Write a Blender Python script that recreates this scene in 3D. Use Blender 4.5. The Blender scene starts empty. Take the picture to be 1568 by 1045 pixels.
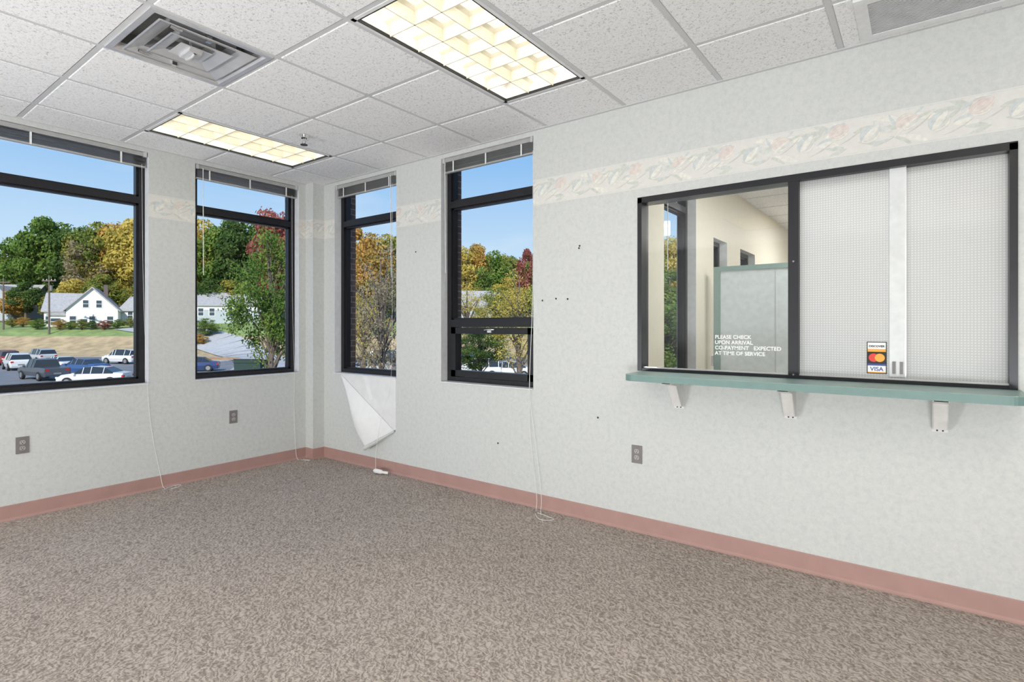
import bpy, math, random
import numpy as np
from mathutils import Vector, Matrix
random.seed(7)
sc = bpy.context.scene
try:
    sc.view_settings.view_transform = 'Standard'
    sc.view_settings.look = 'None'
except Exception as e:
    print(e)

# ------------------------------------------------------------------ materials
def new_mat(name):
    m = bpy.data.materials.new(name); m.use_nodes = True
    nt = m.node_tree
    return m, nt, nt.nodes['Principled BSDF']

def flat(name, col, rough=0.6, metal=0.0, emit=None, es=0.0, vary=0.06, scale=20.0, bump=0.0):
    m, nt, p = new_mat(name)
    p.inputs['Roughness'].default_value = rough
    p.inputs['Metallic'].default_value = metal
    tc = nt.nodes.new('ShaderNodeTexCoord')
    n = nt.nodes.new('ShaderNodeTexNoise'); n.inputs['Scale'].default_value = scale; n.inputs['Detail'].default_value = 4
    nt.links.new(tc.outputs['Object'], n.inputs['Vector'])
    r = nt.nodes.new('ShaderNodeValToRGB')
    r.color_ramp.elements[0].position = 0.3; r.color_ramp.elements[1].position = 0.7
    r.color_ramp.elements[0].color = tuple(c*(1-vary) for c in col)+(1,)
    r.color_ramp.elements[1].color = tuple(min(1, c*(1+vary)) for c in col)+(1,)
    nt.links.new(n.outputs['Fac'], r.inputs['Fac'])
    nt.links.new(r.outputs['Color'], p.inputs['Base Color'])
    if emit:
        p.inputs['Emission Color'].default_value = (*emit, 1); p.inputs['Emission Strength'].default_value = es
    if bump > 0:
        b = nt.nodes.new('ShaderNodeBump'); b.inputs['Strength'].default_value = bump; b.inputs['Distance'].default_value = 0.005
        nt.links.new(n.outputs['Fac'], b.inputs['Height']); nt.links.new(b.outputs['Normal'], p.inputs['Normal'])
    return m

def ramp(nt, stops, interp='LINEAR'):
    r = nt.nodes.new('ShaderNodeValToRGB'); cr = r.color_ramp; cr.interpolation = interp
    while len(cr.elements) < len(stops): cr.elements.new(0.5)
    for e, (pos, c) in zip(cr.elements, stops):
        e.position = pos; e.color = (*c, 1)
    return r

def wallpaper_mat():
    m, nt, p = new_mat('mottled_wallpaper')
    p.inputs['Roughness'].default_value = 0.55
    tc = nt.nodes.new('ShaderNodeTexCoord')
    n1 = nt.nodes.new('ShaderNodeTexNoise'); n1.inputs['Scale'].default_value = 34; n1.inputs['Detail'].default_value = 6; n1.inputs['Roughness'].default_value = 0.62; n1.inputs['Distortion'].default_value = 0.4
    n2 = nt.nodes.new('ShaderNodeTexNoise'); n2.inputs['Scale'].default_value = 100; n2.inputs['Detail'].default_value = 5
    nt.links.new(tc.outputs['Object'], n1.inputs['Vector']); nt.links.new(tc.outputs['Object'], n2.inputs['Vector'])
    r = ramp(nt, [(0.34, (0.580, 0.600, 0.585)), (0.5, (0.628, 0.638, 0.620)), (0.66, (0.660, 0.662, 0.640))])
    nt.links.new(n1.outputs['Fac'], r.inputs['Fac'])
    r2 = ramp(nt, [(0.35, (0.955, 0.962, 0.96)), (0.6, (1, 1, 1))])
    nt.links.new(n2.outputs['Fac'], r2.inputs['Fac'])
    mx = nt.nodes.new('ShaderNodeMixRGB'); mx.blend_type = 'MULTIPLY'; mx.inputs['Fac'].default_value = 1
    nt.links.new(r.outputs['Color'], mx.inputs['Color1']); nt.links.new(r2.outputs['Color'], mx.inputs['Color2'])
    nt.links.new(mx.outputs['Color'], p.inputs['Base Color'])
    b = nt.nodes.new('ShaderNodeBump'); b.inputs['Strength'].default_value = 0.15; b.inputs['Distance'].default_value = 0.002
    nt.links.new(n2.outputs['Fac'], b.inputs['Height']); nt.links.new(b.outputs['Normal'], p.inputs['Normal'])
    return m

def carpet_mat():
    m, nt, p = new_mat('loop_pile_carpet')
    p.inputs['Roughness'].default_value = 0.95
    p.inputs['Specular IOR Level'].default_value = 0.15
    tc = nt.nodes.new('ShaderNodeTexCoord')
    wn = nt.nodes.new('ShaderNodeTexNoise'); wn.inputs['Scale'].default_value = 9; wn.inputs['Detail'].default_value = 2
    nt.links.new(tc.outputs['Object'], wn.inputs['Vector'])
    sc1 = nt.nodes.new('ShaderNodeVectorMath'); sc1.operation = 'SCALE'; sc1.inputs['Scale'].default_value = 0.08
    nt.links.new(wn.outputs['Color'], sc1.inputs[0])
    ad0 = nt.nodes.new('ShaderNodeVectorMath'); ad0.operation = 'ADD'
    nt.links.new(tc.outputs['Object'], ad0.inputs[0]); nt.links.new(sc1.outputs[0], ad0.inputs[1])
    mp = nt.nodes.new('ShaderNodeMapping'); mp.inputs['Rotation'].default_value = (0, 0, math.radians(-38)); mp.inputs['Scale'].default_value = (1.0, 2.4, 1)
    nt.links.new(ad0.outputs[0], mp.inputs['Vector'])
    v = nt.nodes.new('ShaderNodeTexNoise'); v.inputs['Scale'].default_value = 31; v.inputs['Detail'].default_value = 3; v.inputs['Distortion'].default_value = 1.2
    nt.links.new(mp.outputs['Vector'], v.inputs['Vector'])
    wv = nt.nodes.new('ShaderNodeTexWave'); wv.wave_type = 'BANDS'; wv.bands_direction = 'DIAGONAL'
    wv.inputs['Scale'].default_value = 18.0; wv.inputs['Distortion'].default_value = 9.0; wv.inputs['Detail'].default_value = 2.0; wv.inputs['Detail Scale'].default_value = 2.2
    nt.links.new(ad0.outputs[0], wv.inputs['Vector'])
    n = nt.nodes.new('ShaderNodeTexNoise'); n.inputs['Scale'].default_value = 150; n.inputs['Detail'].default_value = 3
    nt.links.new(tc.outputs['Object'], n.inputs['Vector'])
    big = nt.nodes.new('ShaderNodeTexNoise'); big.inputs['Scale'].default_value = 1.2; big.inputs['Detail'].default_value = 3
    nt.links.new(tc.outputs['Object'], big.inputs['Vector'])
    a = nt.nodes.new('ShaderNodeMath'); a.operation = 'MULTIPLY'; a.inputs[1].default_value = 0.46
    nt.links.new(v.outputs['Fac'], a.inputs[0])
    a2 = nt.nodes.new('ShaderNodeMath'); a2.operation = 'MULTIPLY_ADD'; a2.inputs[1].default_value = 0.15
    nt.links.new(wv.outputs['Fac'], a2.inputs[0]); nt.links.new(a.outputs[0], a2.inputs[2])
    c = nt.nodes.new('ShaderNodeMath'); c.operation = 'MULTIPLY_ADD'; c.inputs[1].default_value = 0.32
    nt.links.new(n.outputs['Fac'], c.inputs[0]); nt.links.new(a2.outputs[0], c.inputs[2])
    d = nt.nodes.new('ShaderNodeMath'); d.operation = 'MULTIPLY_ADD'; d.inputs[1].default_value = 0.07
    nt.links.new(big.outputs['Fac'], d.inputs[0]); nt.links.new(c.outputs[0], d.inputs[2])
    r = ramp(nt, [(0.37, (0.232, 0.194, 0.168)), (0.49, (0.385, 0.329, 0.290)), (0.61, (0.555, 0.488, 0.437))])
    nt.links.new(d.outputs[0], r.inputs['Fac']); nt.links.new(r.outputs['Color'], p.inputs['Base Color'])
    b = nt.nodes.new('ShaderNodeBump'); b.inputs['Strength'].default_value = 0.5; b.inputs['Distance'].default_value = 0.006
    nt.links.new(d.outputs[0], b.inputs['Height']); nt.links.new(b.outputs['Normal'], p.inputs['Normal'])
    return m

def tile_mat():
    m, nt, p = new_mat('fissured_ceiling_tile')
    p.inputs['Roughness'].default_value = 0.9
    tc = nt.nodes.new('ShaderNodeTexCoord')
    n = nt.nodes.new('ShaderNodeTexNoise'); n.inputs['Scale'].default_value = 95; n.inputs['Detail'].default_value = 3; n.inputs['Distortion'].default_value = 1.2
    nt.links.new(tc.outputs['Object'], n.inputs['Vector'])
    r = ramp(nt, [(0.33, (0.50, 0.50, 0.51)), (0.43, (0.85, 0.85, 0.855)), (0.6, (0.89, 0.89, 0.895))])
    nt.links.new(n.outputs['Fac'], r.inputs['Fac']); nt.links.new(r.outputs['Color'], p.inputs['Base Color'])
    b = nt.nodes.new('ShaderNodeBump'); b.inputs['Strength'].default_value = 0.4; b.inputs['Distance'].default_value = 0.003
    nt.links.new(n.outputs['Fac'], b.inputs['Height']); nt.links.new(b.outputs['Normal'], p.inputs['Normal'])
    return m

def brick_mat():
    m, nt, p = new_mat('brown_brick')
    p.inputs['Roughness'].default_value = 0.85
    tc = nt.nodes.new('ShaderNodeTexCoord'); sp = nt.nodes.new('ShaderNodeSeparateXYZ')
    nt.links.new(tc.outputs['Object'], sp.inputs[0])
    ad = nt.nodes.new('ShaderNodeMath'); nt.links.new(sp.outputs['X'], ad.inputs[0]); nt.links.new(sp.outputs['Y'], ad.inputs[1])
    cb = nt.nodes.new('ShaderNodeCombineXYZ'); nt.links.new(ad.outputs[0], cb.inputs['X']); nt.links.new(sp.outputs['Z'], cb.inputs['Y'])
    br = nt.nodes.new('ShaderNodeTexBrick'); br.inputs['Scale'].default_value = 4.5
    br.inputs['Color1'].default_value = (0.13, 0.085, 0.075, 1); br.inputs['Color2'].default_value = (0.09, 0.06, 0.06, 1)
    br.inputs['Mortar'].default_value = (0.26, 0.24, 0.23, 1); br.inputs['Mortar Size'].default_value = 0.018
    nt.links.new(cb.outputs[0], br.inputs['Vector']); nt.links.new(br.outputs['Color'], p.inputs['Base Color'])
    return m

def glass_mat(name, tint=(1, 1, 1), r0=0.02, r1=0.35):
    m = bpy.data.materials.new(name); m.use_nodes = True; nt = m.node_tree; nt.nodes.clear()
    o = nt.nodes.new('ShaderNodeOutputMaterial'); t = nt.nodes.new('ShaderNodeBsdfTransparent'); t.inputs['Color'].default_value = (*tint, 1)
    g = nt.nodes.new('ShaderNodeBsdfGlossy'); g.inputs['Roughness'].default_value = 0.02
    lw = nt.nodes.new('ShaderNodeLayerWeight'); lw.inputs['Blend'].default_value = 0.5
    pw = nt.nodes.new('ShaderNodeMath'); pw.operation = 'POWER'; pw.inputs[1].default_value = 4.0
    nt.links.new(lw.outputs['Facing'], pw.inputs[0])
    mu = nt.nodes.new('ShaderNodeMath'); mu.operation = 'MULTIPLY_ADD'; mu.inputs[1].default_value = r1; mu.inputs[2].default_value = r0; mu.use_clamp = True
    nt.links.new(pw.outputs[0], mu.inputs[0])
    mx = nt.nodes.new('ShaderNodeMixShader'); nt.links.new(mu.outputs[0], mx.inputs[0])
    nt.links.new(t.outputs[0], mx.inputs[1]); nt.links.new(g.outputs[0], mx.inputs[2]); nt.links.new(mx.outputs[0], o.inputs['Surface'])
    return m

def frosted_mat():
    m = bpy.data.materials.new('patterned_frosted_glass'); m.use_nodes = True; nt = m.node_tree; nt.nodes.clear()
    o = nt.nodes.new('ShaderNodeOutputMaterial')
    tc = nt.nodes.new('ShaderNodeTexCoord'); sp = nt.nodes.new('ShaderNodeSeparateXYZ'); nt.links.new(tc.outputs['Object'], sp.inputs[0])
    def stripe(out):
        a = nt.nodes.new('ShaderNodeMath'); a.operation = 'MULTIPLY'; a.inputs[1].default_value = math.pi/0.0125
        nt.links.new(out, a.inputs[0]); s = nt.nodes.new('ShaderNodeMath'); s.operation = 'SINE'; nt.links.new(a.outputs[0], s.inputs[0])
        q = nt.nodes.new('ShaderNodeMath'); q.operation = 'MULTIPLY'; nt.links.new(s.outputs[0], q.inputs[0]); nt.links.new(s.outputs[0], q.inputs[1]); return q
    sx = stripe(sp.outputs['X']); sz = stripe(sp.outputs['Z'])
    mu = nt.nodes.new('ShaderNodeMath'); mu.operation = 'MULTIPLY'; nt.links.new(sx.outputs[0], mu.inputs[0]); nt.links.new(sz.outputs[0], mu.inputs[1])
    r = ramp(nt, [(0.0, (0.62, 0.635, 0.645)), (0.4, (0.67, 0.685, 0.695)), (0.85, (0.80, 0.81, 0.815))])
    nt.links.new(mu.outputs[0], r.inputs['Fac'])
    b = nt.nodes.new('ShaderNodeBump'); b.inputs['Strength'].default_value = 0.3; b.inputs['Distance'].default_value = 0.002
    nt.links.new(mu.outputs[0], b.inputs['Height'])
    d = nt.nodes.new('ShaderNodeBsdfDiffuse'); t = nt.nodes.new('ShaderNodeBsdfTranslucent')
    g = nt.nodes.new('ShaderNodeBsdfGlossy'); g.inputs['Roughness'].default_value = 0.05
    for s in (d, t): nt.links.new(r.outputs['Color'], s.inputs['Color'])
    nt.links.new(b.outputs['Normal'], d.inputs['Normal'])
    m1 = nt.nodes.new('ShaderNodeMixShader'); m1.inputs[0].default_value = 0.45; nt.links.new(d.outputs[0], m1.inputs[1]); nt.links.new(t.outputs[0], m1.inputs[2])
    m3 = nt.nodes.new('ShaderNodeMixShader'); m3.inputs[0].default_value = 0.04; nt.links.new(m1.outputs[0], m3.inputs[1]); nt.links.new(g.outputs[0], m3.inputs[2])
    nt.links.new(m3.outputs[0], o.inputs['Surface'])
    return m

def leaf_mat(name, c1, c2, c3, scale=0.5):
    m = bpy.data.materials.new(name); m.use_nodes = True; nt = m.node_tree; nt.nodes.clear()
    o = nt.nodes.new('ShaderNodeOutputMaterial'); tc = nt.nodes.new('ShaderNodeTexCoord'); oi = nt.nodes.new('ShaderNodeObjectInfo')
    va = nt.nodes.new('ShaderNodeVectorMath'); va.operation = 'ADD'
    nt.links.new(tc.outputs['Object'], va.inputs[0]); nt.links.new(oi.outputs['Location'], va.inputs[1])
    n = nt.nodes.new('ShaderNodeTexNoise'); n.inputs['Scale'].default_value = scale; n.inputs['Detail'].default_value = 8; n.inputs['Roughness'].default_value = 0.75
    nt.links.new(va.outputs[0], n.inputs['Vector'])
    r = ramp(nt, [(0.34, c1), (0.5, c2), (0.66, c3)])
    nt.links.new(n.outputs['Fac'], r.inputs['Fac'])
    d = nt.nodes.new('ShaderNodeBsdfDiffuse'); t = nt.nodes.new('ShaderNodeBsdfTranslucent')
    nt.links.new(r.outputs['Color'], d.inputs['Color']); nt.links.new(r.outputs['Color'], t.inputs['Color'])
    mx = nt.nodes.new('ShaderNodeMixShader'); mx.inputs[0].default_value = 0.4
    nt.links.new(d.outputs[0], mx.inputs[1]); nt.links.new(t.outputs[0], mx.inputs[2]); nt.links.new(mx.outputs[0], o.inputs['Surface'])
    return m

M = {}
M['paper'] = wallpaper_mat(); M['carpet'] = carpet_mat(); M['tile'] = tile_mat(); M['brick'] = brick_mat()
M['glass'] = glass_mat('window_glass', (0.98, 0.99, 0.985), 0.008, 0.25)
M['pane'] = glass_mat('reception_glass', (0.92, 0.95, 0.95), 0.055, 0.5)
M['frost'] = frosted_mat()
M['white'] = flat('white_paint', (0.76, 0.765, 0.77), 0.5)
M['grid'] = flat('ceiling_grid_white', (0.60, 0.605, 0.61), 0.5, vary=0.02)
M['black'] = flat('dark_bronze_aluminium', (0.018, 0.018, 0.022), 0.35, 0.3)
M['mauve'] = flat('mauve_vinyl_base', (0.42, 0.255, 0.225), 0.45, vary=0.05, scale=8)
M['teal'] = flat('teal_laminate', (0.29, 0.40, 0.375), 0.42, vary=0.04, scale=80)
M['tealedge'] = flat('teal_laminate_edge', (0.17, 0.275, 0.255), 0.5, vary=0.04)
M['bracket'] = flat('white_steel_bracket', (0.76, 0.75, 0.73), 0.4)
M['grey'] = flat('outlet_grey_plate', (0.20, 0.185, 0.18), 0.4)
M['dark'] = flat('dark_slot', (0.02, 0.02, 0.02), 0.6)
M['midgrey'] = flat('grille_shadow_grey', (0.30, 0.30, 0.29), 0.7)
M['socket'] = flat('socket_taupe', (0.42, 0.39, 0.37), 0.4)
M['alu'] = flat('brushed_aluminium', (0.74, 0.74, 0.75), 0.3, 0.6, vary=0.1, scale=6)
M['blind'] = flat('blind_slat_grey', (0.46, 0.46, 0.45), 0.35, 0.25)
M['cord'] = flat('cord_white', (0.85, 0.85, 0.83), 0.6)
M['louver'] = flat('parabolic_louver_cream', (0.90, 0.85, 0.69), 0.35, 0.1, vary=0.02)
M['housing'] = flat('troffer_housing', (0.88, 0.87, 0.84), 0.5)
M['lamp'] = flat('fluorescent_tube', (1, 1, 0.95), 0.5, emit=(1.0, 0.96, 0.86), es=2.0)
M['cream'] = flat('office_cream_paint', (0.74, 0.70, 0.60), 0.6, vary=0.02)
M['bare'] = flat('bare_drywall', (0.78, 0.78, 0.77), 0.7, vary=0.05, scale=9)
M['backing'] = flat('paper_backing', (0.84, 0.84, 0.835), 0.6, vary=0.02)
M['chrome'] = flat('chrome', (0.8, 0.8, 0.8), 0.15, 1.0)

# ------------------------------------------------------------------ mesh builder
class MB:
    def __init__(s, tf=None):
        s.v = []; s.f = []; s.m = []; s.sm = []; s.mats = []; s.tf = tf
    def mi(s, mat):
        mat = M[mat] if isinstance(mat, str) else mat
        if mat not in s.mats: s.mats.append(mat)
        return s.mats.index(mat)
    def add(s, vs, fs, mat, smooth=False):
        o = len(s.v)
        for p in vs:
            s.v.append(tuple(s.tf(p)) if s.tf else tuple(p))
        k = s.mi(mat)
        for f in fs:
            s.f.append(tuple(i+o for i in f)); s.m.append(k); s.sm.append(smooth)
    def box(s, x0, x1, y0, y1, z0, z1, mat):
        vs = [(x, y, z) for x in (x0, x1) for y in (y0, y1) for z in (z0, z1)]
        s.add(vs, [(0, 1, 3, 2), (4, 6, 7, 5), (0, 4, 5, 1), (2, 3, 7, 6), (0, 2, 6, 4), (1, 5, 7, 3)], mat)
    def prism(s, poly, axis, a, b, mat, smooth=False):
        def P(p, t):
            if axis == 'x': return (t, p[0], p[1])
            if axis == 'y': return (p[0], t, p[1])
            return (p[0], p[1], t)
        n = len(poly); vs = [P(p, a) for p in poly]+[P(p, b) for p in poly]
        fs = [tuple(range(n)), tuple(range(2*n-1, n-1, -1))]
        s.add(vs, fs, mat)
        s.add(vs, [(i, (i+1) % n, n+(i+1) % n, n+i) for i in range(n)], mat, smooth)
    def cyl(s, c, r, h, axis, mat, n=20, r2=None):
        r2 = r if r2 is None else r2
        vs = []
        for k, (t, rr) in enumerate(((0, r), (h, r2))):
            for i in range(n):
                a = 2*math.pi*i/n; u, w = rr*math.cos(a), rr*math.sin(a)
                if axis == 'x': vs.append((c[0]+t, c[1]+u, c[2]+w))
                elif axis == 'y': vs.append((c[0]+u, c[1]+t, c[2]+w))
                else: vs.append((c[0]+u, c[1]+w, c[2]+t))
        s.add(vs, [(i, (i+1) % n, n+(i+1) % n, n+i) for i in range(n)], mat, True)
        s.add(vs, [tuple(range(n)), tuple(range(n, 2*n))], mat)
    def tube(s, pts, r, mat, n=6):
        pts = [Vector(p) for p in pts]; vs = []
        rs = r if isinstance(r, (list, tuple)) else [r]*len(pts)
        for i, p in enumerate(pts):
            d = (pts[min(i+1, len(pts)-1)]-pts[max(i-1, 0)])
            d = d.normalized() if d.length > 1e-9 else Vector((0, 0, 1))
            up = Vector((0, 0, 1)) if abs(d.z) < 0.9 else Vector((1, 0, 0))
            a = d.cross(up).normalized(); b = d.cross(a)
            for k in range(n):
                t = 2*math.pi*k/n; vs.append(p+a*rs[i]*math.cos(t)+b*rs[i]*math.sin(t))
        fs = [(i*n+k, i*n+(k+1) % n, (i+1)*n+(k+1) % n, (i+1)*n+k) for i in range(len(pts)-1) for k in range(n)]
        s.add(vs, fs, mat, True)
    def build(s, name, parent=None, bevel=0.0, fix=True):
        me = bpy.data.meshes.new(name); me.from_pydata(s.v, [], s.f)
        for m in s.mats: me.materials.append(m)
        me.polygons.foreach_set('material_index', s.m); me.polygons.foreach_set('use_smooth', s.sm)
        me.update()
        if fix:
            import bmesh
            bm = bmesh.new(); bm.from_mesh(me); bmesh.ops.recalc_face_normals(bm, faces=bm.faces); bm.to_mesh(me); bm.free()
        ob = bpy.data.objects.new(name, me); sc.collection.objects.link(ob)
        if parent: ob.parent = parent
        if bevel > 0:
            b = ob.modifiers.new('bevel', 'BEVEL'); b.width = bevel; b.segments = 2; b.limit_method = 'ANGLE'
        return ob

def empty(name, loc=(0, 0, 0)):
    e = bpy.data.objects.new(name, None); e.empty_display_size = 0.2; e.location = loc
    sc.collection.objects.link(e); return e

NORTH = lambda p: (p[0], p[1], p[2])
WEST = lambda p: (-p[1], p[0], p[2])
CEIL = 2.73; TOP = 3.0
RX, RY = 7.2, -6.7
WT = 0.25

def wall(name, tf, l0, l1, z0, z1, th, openings, m_in, m_out, m_rev='white'):
    b = MB(tf)
    ls = sorted(set([l0, l1]+[o[0] for o in openings]+[o[1] for o in openings]))
    zs = sorted(set([z0, z1]+[o[2] for o in openings]+[o[3] for o in openings]))
    solid = lambda i, j: 0 <= i < len(ls)-1 and 0 <= j < len(zs)-1 and not any(
        o[0]-1e-6 <= ls[i] and ls[i+1] <= o[1]+1e-6 and o[2]-1e-6 <= zs[j] and zs[j+1] <= o[3]+1e-6 for o in openings)
    for i in range(len(ls)-1):
        for j in range(len(zs)-1):
            if not solid(i, j): continue
            a, c, d, e = ls[i], ls[i+1], zs[j], zs[j+1]
            b.add([(a, 0, d), (c, 0, d), (c, 0, e), (a, 0, e)], [(0, 1, 2, 3)], m_in)
            b.add([(a, th, d), (c, th, d), (c, th, e), (a, th, e)], [(3, 2, 1, 0)], m_out)
            k = 0.125 if th > 0.2 else th
            def rev(P, Q):
                b.add([(P[0], 0, P[1]), (Q[0], 0, Q[1]), (Q[0], k, Q[1]), (P[0], k, P[1])], [(0, 1, 2, 3)], m_rev)
                if th > k: b.add([(P[0], k, P[1]), (Q[0], k, Q[1]), (Q[0], th, Q[1]), (P[0], th, P[1])], [(0, 1, 2, 3)], m_out)
            if not solid(i-1, j): rev((a, d), (a, e))
            if not solid(i+1, j): rev((c, d), (c, e))
            if not solid(i, j-1): rev((a, d), (c, d))
            if not solid(i, j+1): rev((a, e), (c, e))
    return b.build(name, fix=False)

SILL, HEAD = 0.85, 2.695
W1 = (-2.95, -1.515); W2 = (-1.165, -0.20); W3 = (0.30, 1.20); W4 = (1.75, 2.675)
RW = (3.49, 5.265, 1.03, 2.122)
wall('wall_west', WEST, RY, WT, 0, TOP, WT, [(*W1, SILL, HEAD), (*W2, SILL, HEAD), (-5.6, -4.1, SILL, HEAD)], 'paper', 'brick')
wall('wall_north', NORTH, 0, 3.1, 0, TOP, WT, [(*W3, SILL, HEAD), (*W4, SILL, HEAD)], 'paper', 'brick')
wall('wall_reception', NORTH, 3.1, RX, 0, TOP, 0.12, [RW], 'paper', 'cream', 'black')
b = MB(); b.box(RX, RX+0.15, RY, 0.12, 0, TOP, 'paper'); b.build('wall_east')
b = MB(); b.box(0, RX, RY-0.15, RY, 0, TOP, 'paper'); b.build('wall_south')
b = MB(); b.box(0, 0.125, -0.125, 0, 0, CEIL, 'paper'); b.build('trim_corner_chase')
b = MB(); b.box(-WT, RX+0.15, RY-0.15, WT, -0.12, 0, 'carpet'); fl = b.build('floor')

# ------------------------------------------------------------------ ceiling tiles
gx = [0]+[0.40+0.6*i for i in range(12)]; gx = [g for g in gx if g < RX]+[RX]
gy = [0]+[-0.5-0.6*i for i in range(11)]; gy = [g for g in gy if g > RY]+[RY]
lights = [(2.8, -1.7), (0.4, -1.7), (0.4, -5.3), (2.8, -5.3), (5.2, -2.9), (5.2, -5.3)]  # the troffers after the first pair are unseen, added as fill lighting
LW = [3.8, 3.8, 12, 12, 38, 12]
DIFF = (1.6, -2.3)
def occupied(xc, yc):
    for (lx, ly) in lights:
        if lx < xc < lx+0.6 and ly < yc < ly+1.2: return True
    return DIFF[0] < xc < DIFF[0]+0.6 and DIFF[1] < yc < DIFF[1]+0.6
b = MB()
for i in range(len(gx)-1):
    for j in range(len(gy)-1):
        x0, x1, y1, y0 = gx[i], gx[i+1], gy[j], gy[j+1]
        if occupied((x0+x1)/2, (y0+y1)/2): continue
        e = 0.012; q = 0.018
        b.add([(x0+q, y0+q, CEIL), (x1-q, y0+q, CEIL), (x1-q, y1-q, CEIL), (x0+q, y1-q, CEIL),
               (x0+e, y0+e, CEIL+0.008), (x1-e, y0+e, CEIL+0.008), (x1-e, y1-e, CEIL+0.008), (x0+e, y1-e, CEIL+0.008)],
              [(0, 3, 2, 1), (0, 1, 5, 4), (1, 2, 6, 5), (2, 3, 7, 6), (3, 0, 4, 7)], 'tile')
for x in gx[1:-1]:
    ys = sorted(gy)
    for k in range(len(ys)-1):
        ym = (ys[k]+ys[k+1])/2
        if occupied(x-0.05, ym) and occupied(x+0.05, ym): continue
        b.box(x-0.013, x+0.013, ys[k], ys[k+1], CEIL+0.003, CEIL+0.03, 'grid')
for y in gy[1:-1]:
    for k in range(len(gx)-1):
        xm = (gx[k]+gx[k+1])/2
        if occupied(xm, y-0.05) and occupied(xm, y+0.05): continue
        b.box(gx[k], gx[k+1], y-0.013, y+0.013, CEIL+0.0035, CEIL+0.03, 'grid')
b.box(0, RX, -0.02, 0, CEIL-0.003, CEIL+0.02, 'grid'); b.box(0, 0.02, RY, 0, CEIL-0.003, CEIL+0.02, 'grid')
b.box(-WT, RX+0.15, RY-0.15, WT, TOP, TOP+0.2, 'white')
b.build('ceiling', fix=False)

# ------------------------------------------------------------------ troffers
def troffer(x, y, n):
    e = empty('recessed_troffer_light', (x+0.3, y+0.6, CEIL))
    b = MB(); w, l = 0.3, 0.6
    for (a0, a1, c0, c1) in ((-w+.012, w-.012, -l+.012, -l+.034), (-w+.012, w-.012, l-.034, l-.012), (-w+.012, -w+.034, -l+.012, l-.012), (w-.034, w-.012, -l+.012, l-.012)):
        b.box(a0, a1, c0, c1, 0.0, 0.02, 'white')
    wi, li = w-.036, l-.036
    for (a0, a1, c0, c1) in ((-wi, wi, -li-.006, -li), (-wi, wi, li, li+.006), (-wi-.006, -wi, -li, li), (wi, wi+.006, -li, li)):
        b.box(a0, a1, c0, c1, -0.001, 0.11, 'dark')
    for (a0, a1, c0, c1) in ((-wi, wi, -li, -li+.004), (-wi, wi, li-.004, li), (-wi, -wi+.004, -li, li), (wi-.004, wi, -li, li)):
        b.box(a0, a1, c0, c1, 0.012, 0.11, 'housing')
    b.box(-wi, wi, -li, li, 0.11, 0.115, 'housing')
    b.build('housing', e)
    b = MB(); H = 0.062
    def blade(p0, across):
        prof = []
        for t in [0, .2, .4, .6, .8, 1]: prof.append((0.003+0.036*(1-math.sqrt(max(0, 1-t*t))), t*H+0.004))
        poly = [(-q, z) for q, z in prof][::-1]+[(q, z) for q, z in prof]
        if across: b.prism([(p0+q, z) for q, z in poly], 'x', -wi+.004, wi-.004, 'louver', False)
        else: b.prism([(p0+q, z) for q, z in poly], 'y', -li+.004, li-.004, 'louver', False)
    for i in range(1, 6): blade(-li+2*li*i/6, True)
    for i in range(1, 3): blade(-wi+2*wi*i/3, False)
    b.build('louver', e)
    b = MB()
    for k in (-0.17, 0, 0.17): b.cyl((k, -li+0.02, 0.092), 0.013, 2*li-0.04, 'y', 'lamp', 12)
    b.build('tubes', e)
    ld = bpy.data.lights.new('troffer_lamp', 'AREA'); ld.shape = 'RECTANGLE'; ld.size = 2*wi-0.02; ld.size_y = 2*li-0.02
    ld.energy = LW[n]; ld.color = (1.0, 0.975, 0.92)
    lo = bpy.data.objects.new('lamp_light', ld); sc.collection.objects.link(lo); lo.parent = e; lo.location = (0, 0, 0.074)
for i, (x, y) in enumerate(lights): troffer(x, y, i)
# unseen fill lights added low at the back, brightening ceiling and walls
for (p, d, en) in (((5.9, -6.1, .32), (-.35, .55, .62), 148), ((1.5, -6.1, .32), (.25, .55, .62), 124)):
    ld = bpy.data.lights.new('added_fill', 'AREA'); ld.shape = 'RECTANGLE'; ld.size = 1.3; ld.size_y = .5; ld.energy = en; ld.color = (0.96, 0.98, 1.0)
    lo = bpy.data.objects.new('added_fill_light', ld); sc.collection.objects.link(lo); lo.location = p
    lo.rotation_euler = Vector(d).to_track_quat('-Z', 'Y').to_euler()

# ------------------------------------------------------------------ ceiling diffuser
b = MB(); 
def ring(a, za, c, zc, mat):
    vs = [(-a, -a, za), (a, -a, za), (a, a, za), (-a, a, za), (-c, -c, zc), (c, -c, zc), (c, c, zc), (-c, c, zc)]
    b.add(vs, [(0, 1, 5, 4), (1, 2, 6, 5), (2, 3, 7, 6), (3, 0, 4, 7)], mat)
ring(.288, -0.004, .262, -0.004, 'alu'); ring(.288, -0.004, .288, 0.02, 'alu'); ring(.262, -0.004, .235, 0.03, 'alu')
ring(.235, .03, .235, .09, 'midgrey')
ring(.232, -0.006, .158, 0.018, 'alu'); ring(.232, -0.006, .224, -0.008, 'alu'); ring(.158, .018, .158, .07, 'alu')
ring(.150, -0.008, .086, 0.012, 'alu'); ring(.150, -0.008, .143, -0.010, 'alu'); ring(.086, .012, .086, .07, 'alu')
b.box(-.235, .235, -.235, .235, .088, .092, 'midgrey')
b.box(-.075, .075, -.075, .075, -.006, -.002, 'alu'); b.box(-.004, .004, -.004, .004, -.002, .088, 'alu')
b.prism([(-.055, -.022), (-.07, -.006), (.07, -.006), (.055, -.022)], 'y', -.03, .03, 'alu')
b.tube([(-.05, 0, -.022), (-.03, 0, -.03), (.03, 0, -.03), (.05, 0, -.022)], .008, 'alu', 8)
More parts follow.
